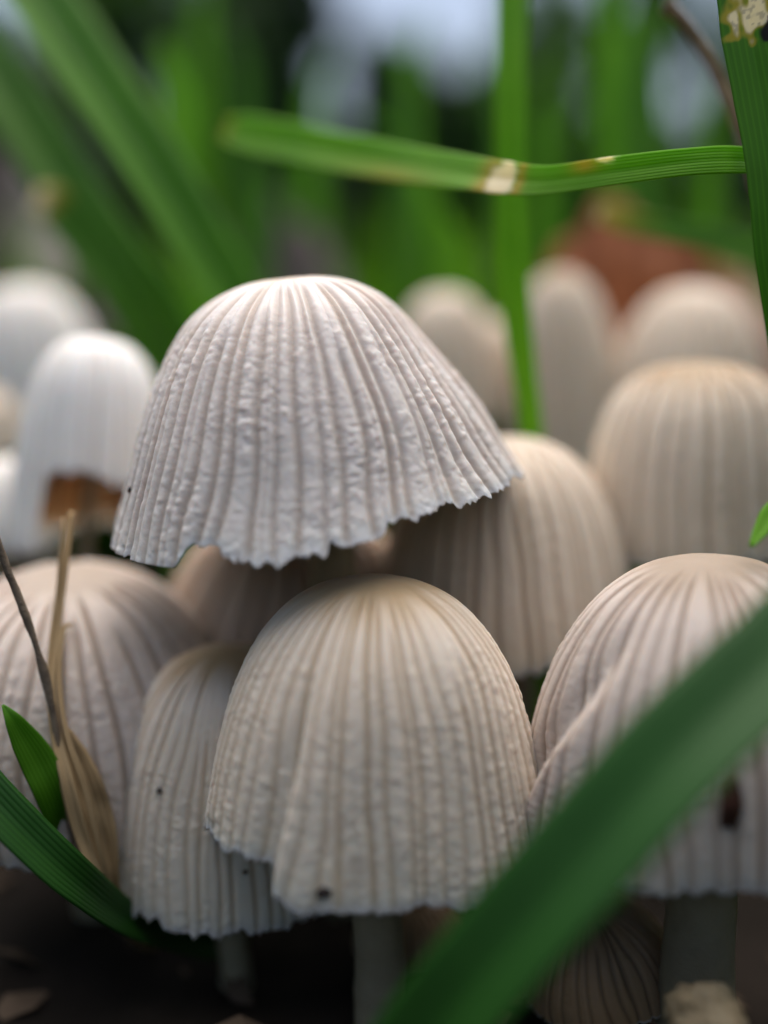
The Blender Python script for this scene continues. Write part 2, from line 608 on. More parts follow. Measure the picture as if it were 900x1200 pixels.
    T2 = s_in[:, None] * tmax[None, :]
    TH2 = th[None, :] + 0 * T2
    pr2, ph2, nr2, nz2, g2 = field(T2, TH2, False)
    thick = (0.018 + 0.075 * R * (1 - T2)) * np.minimum(1, np.arange(nin) / 2.0)[:, None]
    ei = smooth(0, 2.0, np.arange(nin))[:, None]
    pr2 = pr2 - nr2 * thick
    ph2 = ph2 - nz2 * thick
    pr2[0], ph2[0] = pr[-1], ph[-1]
    pr2 = np.maximum(pr2, 0.004)

    def place(pr, ph, TH):
        return (B + a * ph[..., None] + (np.cos(TH) * pr)[..., None] * e1 + (np.sin(TH) * pr * flat)[..., None] * e2)

    V = np.vstack([place(pr, ph, TH).reshape(-1, 3), place(pr2, ph2, TH2)[1:].reshape(-1, 3)])
    nrow = nh + nin - 1
    idx = np.arange(nrow * nt).reshape(nrow, nt)
    Q = np.stack([idx[:-1], idx[1:], np.roll(idx, -1, 1)[1:], np.roll(idx, -1, 1)[:-1]], -1).reshape(-1, 4)
    att_g = np.r_[g.ravel(), np.zeros((nin - 1) * nt)]
    dsc = smooth(disc, disc * 0.35, T + 0.03 * noise(np.cos(TH) * 5, np.sin(TH) * 5, T * 6, seed + 60)) * disc_amt
    att_d = np.r_[dsc.ravel(), np.zeros((nin - 1) * nt)]
    und = np.r_[np.zeros(nh * nt), np.broadcast_to(smooth(0.0, 2.0, np.arange(1, nin))[:, None], (nin - 1, nt)).ravel()]
    edge = smooth(0.975, 0.998, s)[:, None] * np.ones((1, nt)) * 0.7
    att_e = np.r_[edge.ravel(), np.zeros((nin - 1) * nt)]
    sta = np.zeros_like(T) if stain is None else stain(np.mod(np.degrees(TH), 360), T)
    att_s = np.r_[sta.ravel(), np.zeros((nin - 1) * nt)]

    # stem: from inside the cap down into the soil
    top = B + a * H * 0.9
    if root is None:
        root = (0.0, 0.0)
    foot = np.array([B[0] + root[0], B[1] + root[1], 0.0])
    foot[2] = float(ground_z(np.array(foot[0]), np.array(foot[1]))) - 0.12
    c1 = B - a * 0.25 + np.array([root[0] * 0.35, root[1] * 0.35, 0])
    c1[2] = max(c1[2], foot[2] + 0.08)
    mid = (c1 + foot) / 2 + np.array([root[0] * 0.15, root[1] * 0.15, 0])
    SP = catmull([top, B + a * H * 0.35 + np.array([root[0] * .08, root[1] * .08, 0]), c1, mid, foot], 36)
    o = empty('mushroom', (foot[0], foot[1], foot[2] + 0.12))
    mesh_obj('cap', V, Q, mat, o, {'groove': att_g, 'disc': att_d, 'under': und, 'edge': att_e, 'stain': att_s})
    rad = stem_r * (0.85 + 0.25 * np.linspace(0, 1, 36) ** 2)
    SV, SF = tube_data(SP, rad, 18, seed, 0.05)
    mesh_obj('stem', SV, SF, M_stem, o)
    # gills: thin plates hanging from the inside of the cap
    ng = int(ribs * 1.5)
    thg = (np.arange(ng) + 0.3 * r.uniform(-1, 1, ng)) / ng * 2 * math.pi
    rows = 12
    tm = np.interp(thg, np.r_[th, 2 * math.pi], np.r_[tmax, tmax[0]])
    tg = np.linspace(0.22, 0.965, rows)[:, None] * tm[None, :]
    THg = thg[None, :] + 0 * tg
    prg, phg, nrg, nzg, _ = field(tg, THg, False)
    o1 = 0.018 + 0.075 * R * (1 - tg) + 0.004
    dep = 0.16 * R * smooth(0.98, 0.7, tg / tm[None, :]) + 0.012
    Vo = place(prg - nrg * o1, phg - nzg * o1, THg)
    Vi = place(np.maximum(prg - nrg * (o1 + dep), 0.05), phg - nzg * (o1 + dep), THg)
    GV = np.stack([Vo, Vi], 2).transpose(1, 0, 2, 3).reshape(-1, 3)
    gi = np.arange(ng * rows * 2).reshape(ng, rows, 2)
    GQ = np.stack([gi[:, :-1, 0], gi[:, 1:, 0], gi[:, 1:, 1], gi[:, :-1, 1]], -1).reshape(-1, 4)
    mesh_obj('gills', GV, GQ, M_gill, o)
    tag(o, label, 'mushroom', group)
    o['_'] = 0
    del o['_']
    return dict(obj=o, V=V, nt=nt, nh=nh, a=a, B=B, H=H, R=R)


def win(deg, a, b, soft):
    """1 inside the angle window a..b (degrees)"""
    return smooth(a - soft, a + soft, deg) * (1 - smooth(b - soft, b + soft, deg))


# -- the tall grey-white bell in the middle
hero = mushroom('tall grey-white bell-shaped mushroom with ragged rim, standing above all the others',
                (340, 325), (372, 597), 6.2, 239, 'bell', lean=0.22, ribs=56, seed=3, mat=M_hero, nt=1000, nh=230,
                root=(0.12, 0.62), stem_r=0.17, amp=0.018, disc=0.17, disc_amt=0.8, pucker=0.0072, ragged=0.022,
                deform=lambda deg, t: (-0.06 * np.exp(-((t - 0.48) / 0.2) ** 2) + 0.03 * smooth(0.8, 1, t)) * np.maximum(0, np.cos(np.radians(deg))) ** 1.5,
                cut=lambda deg: -0.055 * win(deg, 200, 238, 8) + 0.03 * win(deg, 240, 250, 1.5) + 0.03 * win(deg, 290, 297, 3) + 0.035 * win(deg, 300, 350, 12))


# -- cream cap in front with a folded lip
def cut_m(deg):
    return 0.095 * smooth(172, 192, deg) * (1 - 0.45 * smooth(235.5, 238.5, deg)) * (1 - smooth(236, 256, deg))


def def_m(deg, t):
    cen = 238 - 7 * smooth(0.4, 1.0, t) + 7
    x = deg - cen
    k = smooth(0.25, 0.9, t)
    return k * (-0.085 * np.exp(-(x / 7.0) ** 2) * (x < 0) + 0.07 * smooth(-2.5, 2.5, x) * np.exp(-np.maximum(x, 0) / 30.0)
                - 0.085 * np.exp(-(x / 2.5) ** 2) * (x >= 0)
                - 0.045 * np.exp(-((deg - 268) / 9) ** 2) - 0.03 * np.exp(-((deg - 296) / 8) ** 2))


def stain_m(deg, t):
    n = noise(deg * 0.12, t * 14, 0, 71)
    return (0.55 * np.exp(-((deg - 252) / 6) ** 2 - ((t - 0.98) / 0.03) ** 2)
            + 0.30 * smooth(0.1, 0.6, n) * np.exp(-((deg - 262) / 9) ** 2 - ((t - 0.84) / 0.10) ** 2)
            + 0.5 * np.exp(-((deg - 207) / 3) ** 2 - ((t - 0.845) / 0.014) ** 2))


front = mushroom('cream bell-shaped mushroom with a folded split lip, in front of the tall grey-white one',
                 (438, 676), (437, 992), 5.65, 202, 'pear', lean=0.20, ribs=54, seed=8, mat=M_cream, nt=900, nh=230,
                 cut=cut_m, deform=def_m, flat=0.78, root=(0.05, 0.1), stem_r=0.15, amp=0.015, disc=0.30, disc_amt=0.9,
                 pucker=0.0062, ragged=0.014, stain=stain_m)

# -- slim cap tucked behind its left shoulder
lefty = mushroom('slim cream mushroom with a scalloped rim, tucked behind the cap with the folded lip',
                 (276, 757), (270, 1042), 6.4, 144, 'egg', lean=0.2, ribs=48, seed=14, mat=M_cream, nt=700, nh=190,
                 flat=0.72, root=(0.02, 0.05), stem_r=0.10, amp=0.018, disc=0.32, disc_amt=1.0, pucker=0.007, ragged=0.022)


# -- big mauve-grey cap on the right with an overlapping side lobe
def def_r(deg, t):
    cen = 225 - 34 * smooth(0.3, 0.95, t)
    x = deg - cen
    k = smooth(0.22, 0.7, t)
    return k * (0.10 * smooth(-6, 5, x) * np.exp(-np.maximum(x, 0) / 45.0) - 0.06 * np.exp(-((x + 6) / 8) ** 2)
                - 0.05 * np.exp(-((deg - 262) / 7) ** 2))


right = mushroom('large mauve-grey mushroom with an overlapping side lobe and a brown husk on it',
                 (826, 652), (822, 962), 5.55, 205, 'dome', lean=0.2, ribs=46, seed=23, mat=M_mauve, nt=900, nh=220,
                 deform=def_r, flat=0.85, root=(-0.02, -0.12), stem_r=0.20, amp=0.017, disc=0.3, disc_amt=0.85, pucker=0.0052, ragged=0.014)

# -- broad ribbed cap at the left, in the shade
mushroom('broad mauve mushroom with fanning ribs behind the dry straw stem',
         (76, 672), (96, 900), 6.9, 186, 'dome', lean=0.36, ribs=32, seed=31, mat=M_mauve, nt=560, nh=150,
         root=(0.05, 0.1), amp=0.022, disc=0.25, disc_amt=0.6, pucker=0.006, ragged=0.015)

# -- shaded cap under the rim of the tall one
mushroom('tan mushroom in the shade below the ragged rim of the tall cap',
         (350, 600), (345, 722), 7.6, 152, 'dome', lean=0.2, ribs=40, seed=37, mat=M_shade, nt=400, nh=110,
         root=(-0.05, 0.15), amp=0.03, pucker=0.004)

# -- tan cap between the tall one and the right one
mushroom('tan bell-shaped mushroom wedged behind the tall cap and the mauve-grey cap',
         (588, 512), (592, 752), 7.25, 146, 'egg', lean=0.2, ribs=40, seed=41, mat=M_tan, nt=520, nh=140,
         root=(0.02, 0.1), amp=0.022, disc=0.2, disc_amt=0.35, pucker=0.005)

# -- tan cap behind the mauve-grey one
mushroom('pale tan mushroom with a flat brownish top behind the large mauve-grey cap',
         (816, 424), (813, 640), 7.35, 123, 'thimble', lean=0.2, ribs=32, seed=43, mat=M_tan, nt=520, nh=140,
         root=(0.0, 0.1), amp=0.025, disc=0.40, disc_amt=1.0, pucker=0.004)


# -- bright white one with a torn rim at the left
def cut_w(deg):
    return 0.30 * smooth(246, 252, deg) * (1 - smooth(318, 328, deg))


mushroom('bright white mushroom whose torn rim shows brown gills',
         (116, 394), (101, 642), 7.7, 87, 'thimble', lean=0.16, ribs=26, seed=47, mat=M_white, nt=520, nh=130,
         cut=cut_w, root=(0.0, 0.1), amp=0.030, disc=0.2, disc_amt=0.2, pucker=0.004, ragged=0.02, stem_r=0.06)

# -- the unsharp ones at the back
mushroom('white round-topped mushroom behind the torn-rimmed white one',
         (32, 332), (36, 490), 11.4, 88, 'dome', ribs=30, seed=51, mat=M_white, nt=300, nh=80, root=(0, 0.1))
mushroom('small white mushroom beside the foot of the torn-rimmed white cap',
         (2, 536), (4, 640), 8.4, 60, 'dome', ribs=26, seed=53, mat=M_white, nt=300, nh=80, root=(-0.1, 0.1))
mushroom('small tan mushroom low down between the white caps',
         (-22, 452), (-20, 530), 9.3, 55, 'dome', ribs=26, seed=54, mat=M_tan, nt=240, nh=60, root=(-0.1, 0.1))
mushroom('narrow pale mushroom just behind the upright green stalk',
         (655, 316), (668, 545), 10.4, 66, 'egg', ribs=22, seed=57, mat=M_tan, nt=300, nh=80, root=(0, 0.1), amp=0.05)
mushroom('pale round-topped mushroom below the russet dead leaf',
         (815, 334), (800, 520), 10.2, 98, 'dome', ribs=26, seed=59, mat=M_tan, nt=300, nh=80, root=(0, 0.1), amp=0.045, disc_amt=0.2)
mushroom('pale mushroom peeping out behind the shoulder of the tall cap',
         (518, 340), (526, 500), 10.6, 66, 'egg', ribs=22, seed=61, mat=M_tan, nt=300, nh=80, root=(0, 0.1), amp=0.045, disc_amt=0.2)
mushroom('small tan mushroom crowded between the tall cap and the upright stalk',
         (574, 372), (577, 480), 11.2, 46, 'egg', ribs=26, seed=63, mat=M_tan, nt=240, nh=60, root=(0, 0.1))

# -- the low ones in the dark
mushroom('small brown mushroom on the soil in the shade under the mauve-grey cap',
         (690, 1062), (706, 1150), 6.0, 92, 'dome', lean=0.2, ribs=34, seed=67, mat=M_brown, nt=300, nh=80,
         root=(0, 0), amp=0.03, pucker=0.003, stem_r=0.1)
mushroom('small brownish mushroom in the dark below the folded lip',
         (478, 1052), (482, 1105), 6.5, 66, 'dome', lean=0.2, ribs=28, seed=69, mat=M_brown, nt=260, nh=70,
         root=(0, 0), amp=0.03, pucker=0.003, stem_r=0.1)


def button():
    """lumpy young mushroom at the foot of the thick stem"""
    c = at(828, 1192, 4.95)
    n, m = 40, 28
    u = np.linspace(0, 2 * math.pi, n, endpoint=False)[None, :]
    v = np.linspace(0.02, math.pi - 0.02, m)[:, None]
    x, y, z = np.sin(v) * np.cos(u), np.sin(v) * np.sin(u), np.cos(v) + 0 * u
    rr = 0.17 * (1 + 0.22 * fbm(x * 1.6, y * 1.6, z * 1.6, 5, 3) + 0.05 * fbm(x * 6, y * 6, z * 6, 8, 2))
    V = np.stack([c[0] + x * rr * 1.05, c[1] + y * rr, c[2] + z * rr * 0.85], -1)
    idx = np.arange(m * n).reshape(m, n)
    Q = np.stack([idx[:-1], idx[1:], np.roll(idx, -1, 1)[1:], np.roll(idx, -1, 1)[:-1]], -1).reshape(-1, 4)
    o = empty('mushroom_button', (c[0], c[1], 0))
    mesh_obj('cap', V.reshape(-1, 3), Q, M_button, o)
    P = catmull([c - [0, 0, .05], [c[0] - .02, c[1] + .04, c[2] * .5], [c[0], c[1] + .05, -.15]], 14)
    SV, SF = tube_data(P, np.linspace(0.085, 0.11, 14), 14, 4, 0.06)
    mesh_obj('stem', SV, SF, M_stem, o)
    tag(o, 'lumpy yellowish young mushroom at the foot of the thick shaded stem', 'mushroom', 'mushrooms of the clump')


button()

# ----------------------------------------------------------------------------
# grass blades, straw, leaf
# ----------------------------------------------------------------------------


def blade(name, label, pts, mat, cat='grass blade', group=None, facing=None, fold=0.25, n=60, m=11, thick=0.012,
          marks=None, twist=0.0, tip=None, seed=0, wav=0.0):
    """pts: (px, py, depth, half-width px). Centreline in space, blade with a folded midrib and real thickness."""
    C = np.array([at(p[0], p[1], p[2]) for p in pts])
    W = np.array([p[3] * p[2] / FPX for p in pts])
    CW = catmull(np.c_[C, W], n)
    C, W = CW[:, :3], np.maximum(CW[:, 3], 0.004)
    T = norm(np.gradient(C, axis=0))
    if facing is None:
        N = norm(CAMP - C + np.array([0, 0, 1.2]))
    else:
        N = np.broadcast_to(norm(np.array(facing, float)), C.shape)
    S = norm(np.cross(T, N))
    N = norm(np.cross(S, T))
    tw = np.radians(twist) * np.linspace(0, 1, n) if np.isscalar(twist) else np.radians(np.interp(np.linspace(0, 1, n), np.linspace(0, 1, len(twist)), twist))
    S2 = S * np.cos(tw)[:, None] + N * np.sin(tw)[:, None]
    N2 = -S * np.sin(tw)[:, None] + N * np.cos(tw)[:, None]
    u = np.linspace(-1, 1, m)
    al = np.linspace(0, 1, n)
    fv = fold * np.abs(u) ** 1.1
    edge = 1 + 0.03 * noise(al * 23, seed, 0.5, seed)[:, None] * np.abs(u)[None]
    top = C[:, None] + (W[:, None] * u[None] * edge)[..., None] * S2[:, None] + (W[:, None] * fv[None] + wav * W[:, None] * noise(al[:, None] * 9, u[None] * 1.5, seed, seed + 3))[..., None] * N2[:, None]
    ridge = 0.25 * np.abs(np.sin(u * math.pi * 4.5))
    tk = thick * (1 - 0.8 * np.abs(u) ** 4)
    topv = top + (tk * (0.5 + ridge))[None, :, None] * N2[:, None]
    botv = top - (tk * (0.5 + ridge) + 0.05 * thick)[None, :, None] * N2[:, None]
    V = np.concatenate([topv, botv[:, ::-1]], 1)
    k = 2 * m
    idx = np.arange(n * k).reshape(n, k)
    Q = np.stack([idx[:-1], np.roll(idx, -1, 1)[:-1], np.roll(idx, -1, 1)[1:], idx[1:]], -1).reshape(-1, 4)
    caps = [np.stack([idx[e, :m - 1], idx[e, 1:m], idx[e, ::-1][:m - 1], idx[e, ::-1][:m - 1]], -1) for e in (0, -1)]
    ends = []
    for e in (0, n - 1):
        for j in range(m - 1):
            q = (idx[e, j], idx[e, j + 1], idx[e, k - 2 - j], idx[e, k - 1 - j])
            ends.append(q if e else q[::-1])
    U = np.concatenate([np.broadcast_to(u, (n, m)), np.broadcast_to(u[::-1], (n, m))], 1)
    AL = np.broadcast_to(al[:, None], U.shape)
    at_ = {'across': (U * 0.5 + 0.5).ravel()}
    for nm in ('pale', 'yellow', 'dark'):
        at_[nm] = np.zeros(U.size)
    if marks:
        for nm, fn in marks.items():
            at_[nm] = np.clip(fn(AL, U), 0, 1).ravel()
    o = mesh_obj(name, V.reshape(-1, 3), [Q, np.array(ends)], mat, None, at_)
    tag(o, label, cat, group, 'thing')
    return o


def spot(a0, u0, da, du, sd=0, rag=0.35):
    def f(al, u):
        dd = np.sqrt(((al - a0) / da) ** 2 + ((u - u0) / du) ** 2) + rag * noise(al * 60, u * 4, sd, sd)
        return smooth(1.1, 0.75, dd)
    return f


def add(*fs):
    return lambda al, u: sum(f(al, u) for f in fs)


GB = 'grass blades among the mushrooms'
# wide arching blade, upper left
blade('blade_of_grass', 'wide arching green blade sweeping down to the shoulder of the tall cap',
      [(-60, -130, 9.4, 46), (20, -20, 9.0, 44), (95, 90, 8.7, 42), (170, 200, 8.5, 40), (245, 320, 8.4, 36), (300, 420, 8.4, 32), (340, 620, 8.5, 26), (350, 900, 8.7, 22)],
      M_grass, group=GB, fold=0.75, facing=(0.35, -0.8, 0.5))
blade('blade_of_grass', 'darker green blade running below the wide arching one',
      [(-80, -20, 10.2, 34), (-10, 80, 9.8, 36), (60, 190, 9.5, 36), (120, 280, 9.3, 34), (190, 370, 9.2, 30), (240, 500, 9.2, 26), (260, 760, 9.4, 22)],
      M_grass, group=GB, fold=0.3)
blade('blade_of_grass', 'bent blade with a withered pale tip beside the white caps',
      [(40, 232, 9.0, 15), (70, 246, 9.0, 24), (110, 290, 9.0, 26), (150, 345, 9.0, 28), (190, 430, 9.1, 26), (215, 600, 9.2, 22), (225, 850, 9.3, 20)],
      M_grass, group=GB, marks={'pale': lambda al, u: smooth(0.13, 0.05, al) * 0.9, 'yellow': lambda al, u: smooth(0.2, 0.1, al)})
blade('blade_of_grass', 'thin bright green blade upright behind the wide arching one',
      [(190, 48, 11, 5), (203, 100, 11, 16), (216, 170, 11, 21), (232, 250, 11, 20), (248, 360, 11, 18), (262, 560, 11.2, 16)],
      M_grass_bright, group=GB)
# upright stalk
blade('grass_stalk', 'upright bright green stalk rising behind the tall cap',
      [(602, -160, 7.6, 17), (600, -20, 7.5, 18), (598, 100, 7.4, 18), (597, 220, 7.4, 17), (601, 330, 7.4, 18), (613, 430, 7.4, 15), (624, 520, 7.4, 13), (634, 700, 7.5, 12), (640, 980, 7.8, 12)],
      M_grass_bright, group=GB, fold=0.7, thick=0.05)


# horizontal blade with the white break
def pale_h(al, u):
    return spot(0.457, 0.1, 0.026, 1.3, 3, 0.25)(al, u) + 0.9 * spot(0.63, -0.95, 0.012, 0.35, 5)(al, u)


def yel_h(al, u):
    e = noise(al * 30, u * 2, 2, 9) * 0.3
    return (0.8 * smooth(0.075, 0.0, al) + np.exp(-((al - 0.428) / 0.02) ** 2) + 0.9 * np.exp(-((al - 0.492) / 0.012) ** 2)
            + 0.55 * np.exp(-((al - 0.30) / 0.05) ** 2) * smooth(-0.2, 0.6, u) + 0.7 * np.exp(-((al - 0.60) / 0.02) ** 2) * smooth(0.3, -0.6, u)) * (1 + e)


blade('blade_of_grass', 'horizontal blade with a white withered break across it above the tall cap',
      [(263, 152, 7.9, 12), (285, 157, 7.8, 21), (350, 170, 7.5, 23), (440, 188, 7.0, 23), (530, 202, 6.4, 22), (590, 210, 6.0, 20), (640, 212, 5.8, 17), (720, 201, 5.6, 17), (800, 191, 5.5, 16), (862, 188, 5.58, 16), (905, 195, 5.72, 15), (950, 230, 5.85, 15)],
      M_grass_bright, group=GB, fold=0.22, n=140, m=13, marks={'pale': pale_h, 'yellow': yel_h,
      'dark': lambda al, u: 0.7 * smooth(0.012, 0.0, al)}, facing=(0.0, -1.0, 0.12), wav=0.06)


def pale_t(al, u):
    return spot(0.235, -0.05, 0.035, 0.55, 11, 0.5)(al, u)


blade('blade_of_grass', 'broad sharp green blade with a silvery scar at the edge of the clump',
      [(858, -150, 5.5, 30), (868, -60, 5.5, 31), (878, 30, 5.5, 32), (892, 110, 5.5, 31), (906, 200, 5.5, 29), (915, 300, 5.55, 29), (935, 480, 5.7, 25), (950, 800, 5.9, 23), (955, 1180, 6.2, 22)],
      M_grass, group=GB, fold=0.28, n=420, m=41,
      marks={'pale': pale_t, 'yellow': lambda al, u: 0.9 * spot(0.235, -0.05, 0.048, 0.8, 11, 0.5)(al, u),
             'dark': add(spot(0.272, -0.62, 0.022, 0.35, 4, 0.5), lambda al, u: 0.35 * pale_t(al, u) * smooth(0.1, 0.5, noise(al * 240, u * 9, 3, 7)))})
blade('blade_of_grass', 'short yellow-tipped blade pointing away from the scarred broad blade',
      [(700, 250, 8.2, 8), (735, 260, 8.1, 13), (790, 270, 7.9, 14), (850, 282, 7.7, 15), (910, 296, 7.5, 16), (960, 330, 7.4, 16), (1000, 480, 7.4, 15), (1010, 800, 7.6, 14)],
      M_grass, group=GB, marks={'yellow': lambda al, u: 0.9 * smooth(0.28, 0.05, al), 'pale': lambda al, u: 0.5 * smooth(0.05, 0.0, al)})
# brown thin stem top right
SV, SF = tube_data(catmull([at(780, 6, 6.6), at(800, 25, 6.6), at(826, 62, 6.6), at(850, 110, 6.55), at(876, 180, 6.5), at(905, 300, 6.5), at(940, 560, 6.6), at(960, 1000, 6.9)], 60),
                   0.042 + 0.02 * np.exp(-((np.linspace(0, 1, 60) - 0.02) / 0.02) ** 2), 12, 4, 0.15)
o = mesh_obj('dry_stalk', SV, SF, simple_mat('brown_stem', (0.09, 0.06, 0.03), (0.17, 0.12, 0.06), 8, 0.7))
tag(o, 'thin brown bent stem with a pale end beside the scarred broad blade', 'stem', GB)
# foreground diagonal blade
blade('blade_of_grass', 'broad shade-darkened green blade slanting across in front of the mauve-grey cap',
      [(1080, 600, 4.25, 58), (980, 705, 4.1, 60), (890, 795, 4.0, 62), (790, 890, 3.95, 64), (700, 990, 3.95, 63), (610, 1090, 4.0, 62), (530, 1185, 4.1, 60), (450, 1290, 4.3, 56), (370, 1420, 4.6, 48)],
      M_grass_shaded, group=GB, fold=0.3, n=90, facing=(-0.35, -0.75, 0.75))
# lower left blades
blade('blade_of_grass', 'sharp green blade lying low in front of the straw stem, running into the shade',
      [(-120, 830, 5.3, 25), (-40, 905, 5.3, 26), (30, 978, 5.35, 26), (90, 1034, 5.5, 25), (145, 1076, 5.9, 22), (205, 1100, 6.4, 18), (265, 1110, 6.8, 17), (320, 1112, 7.2, 5)],
      M_grass_shaded, group=GB, fold=0.3, n=80, facing=(0.25, -0.7, 0.8))
blade('blade_of_grass', 'short pointed green leaf tip beside the dry straw stem',
      [(3, 826, 5.55, 1.5), (14, 842, 5.55, 9), (28, 865, 5.6, 16), (44, 892, 5.65, 20), (62, 930, 5.7, 20), (80, 980, 5.9, 16), (110, 1040, 6.2, 12), (150, 1085, 6.8, 10), (185, 1090, 7.4, 8)],
      M_grass, group=GB, fold=0.25, n=40)
blade('blade_of_grass', 'small green tip poking past the top of the mauve-grey cap',
      [(880, 640, 5.05, 3), (892, 622, 5.1, 9), (908, 600, 5.15, 13), (940, 585, 5.2, 13), (985, 640, 5.3, 12), (1000, 900, 5.5, 12), (1005, 1200, 5.7, 11)],
      M_grass_bright, group=GB, n=40)
# dry straw
blade('straw', 'dry tan straw stem with a split husk at its foot',
      [(84, 600, 6.1, 3), (76, 660, 6.0, 5), (65, 740, 5.9, 6), (60, 800, 5.8, 5), (66, 860, 5.75, 7), (80, 920, 5.7, 8), (98, 985, 5.75, 8), (122, 1040, 5.8, 7), (138, 1072, 6.0, 7), (165, 1105, 6.6, 6), (190, 1108, 7.2, 5)],
      M_dry, 'straw', None, fold=0.6, n=90, thick=0.03, wav=0.35, seed=3)
blade('straw_husk', 'loose papery husk peeling off the dry tan straw stem',
      [(78, 855, 5.78, 4), (92, 890, 5.8, 13), (108, 935, 5.82, 17), (122, 985, 5.85, 15), (132, 1035, 5.92, 8), (142, 1068, 6.1, 4), (170, 1104, 6.7, 3), (192, 1106, 7.2, 3)],
      M_dry, 'straw', None, fold=0.5, n=50, wav=0.4, seed=9)
for dx, lab, wd, sd_ in ((12, 'thin pale straw running up beside the dry tan straw stem', 3.0, 21), (-9, 'frayed straw fibre curling off the dry tan straw stem', 2.0, 22)):
    blade('straw', lab,
          [(78 + dx * .5, 660 + 6 * dx, 5.98, wd * .6), (68 + dx * .5, 740, 5.9, wd), (62 + dx * .6, 795, 5.8, wd), (70 + dx * .7, 860, 5.72, wd), (86 + dx * 1.3, 930, 5.70, wd), (104 + dx * 1.1, 995, 5.74, wd), (124 + dx * .5, 1045, 5.85, wd), (145, 1078, 6.1, wd), (175, 1104, 6.8, wd), (195, 1106, 7.2, wd)],
          M_dry, 'straw', None, fold=0.6, n=60, m=5, thick=0.02, wav=0.5, seed=sd_)
SV, SF = tube_data(catmull([at(-30, 560, 5.5), at(-8, 620, 5.5), at(8, 665, 5.55), at(30, 722, 5.6), at(48, 775, 5.65), at(62, 835, 5.7), at(72, 900, 5.75), at(88, 980, 5.85), at(112, 1050, 6.1), at(150, 1095, 6.7), at(185, 1098, 7.3)], 70),
                   0.021 * (1 + 0.35 * noise(np.linspace(0, 14, 70), 0, 0, 5)), 10, 6, 0.25)
o = mesh_obj('twig', SV, SF, M_twig)
tag(o, 'thin dark twig leaning against the dry tan straw stem', 'twig')


# russet dead leaf behind the back caps, and greyer ones further away
def dead_leaf(label, cx, cy, d, wpx, hpx, mat, seed, peak=0.35, lean=0.5):
    n, m = 46, 30
    s = np.linspace(-1, 1, n)[None, :]
    t = np.linspace(0, 1, m)[:, None]
    half = wpx * d / FPX
    hh = hpx * d / FPX
    outline = (1 - np.abs(s) ** 3.5) * 0.75 + 0.25 * np.exp(-((s - (peak * 2 - 1)) / 0.22) ** 2)
    base = at(cx, cy, d)
    x = s * half + 0 * t
    zz = t * hh * outline * (1 + 0.12 * noise(s * 6, 0, seed, seed))
    yy = lean * zz + 0.22 * half * np.cos(s * 4.2 + seed) * (0.4 + t) + 0.1 * half * noise(s * 3, t * 3, seed, seed + 2) + 0.03 * half * np.abs(np.sin(s * 15 + t * 3))
    zz = zz + 0.06 * half * noise(s * 4, t * 2, seed + 4, seed + 4)
    V = np.stack([base[0] + x, base[1] + yy, base[2] + zz], -1)
    off = np.array([0, 0.02, -0.008])
    V2 = np.concatenate([V.reshape(-1, 3), V.reshape(-1, 3) + off])
    idx = np.arange(n * m).reshape(m, n)
    Q = np.stack([idx[:-1, :-1], idx[:-1, 1:], idx[1:, 1:], idx[1:, :-1]], -1).reshape(-1, 4)
    rim = np.r_[idx[0], idx[1:, -1], idx[-1, ::-1][1:], idx[::-1, 0][1:-1]]
    rn = np.roll(rim, -1)
    k = n * m
    Qr = np.stack([rim, rim + k, rn + k, rn], -1)
    u = np.broadcast_to((s + 1) / 2, (m, n)).ravel()
    z = np.zeros(2 * k)
    pale = np.clip(noise(s * 2.5, t * 2, seed + 9, seed) * 1.2 - 0.2, 0, 0.5).ravel()
    o = mesh_obj('dead_leaf', V2, [Q, (Q + k)[:, ::-1], Qr], mat, None,
                 {'across': np.r_[u, u], 'pale': np.r_[pale, pale] * 0.6, 'yellow': z, 'dark': z})
    tag(o, label, 'dead leaf')


dead_leaf('russet curled dead leaf standing behind the round-topped pale caps', 775, 480, 10.9, 185, 280, M_brownleaf, 4, 0.30, 0.35)
dead_leaf('dull grey-brown dead leaf in the grass beyond the wide arching blade', 310, 400, 17, 110, 190, M_greyleaf, 8, 0.45, 0.5)
dead_leaf('dark grey-brown dead leaf beyond the round-topped white cap', 30, 400, 18, 150, 230, M_greyleaf, 12, 0.4, 0.5)

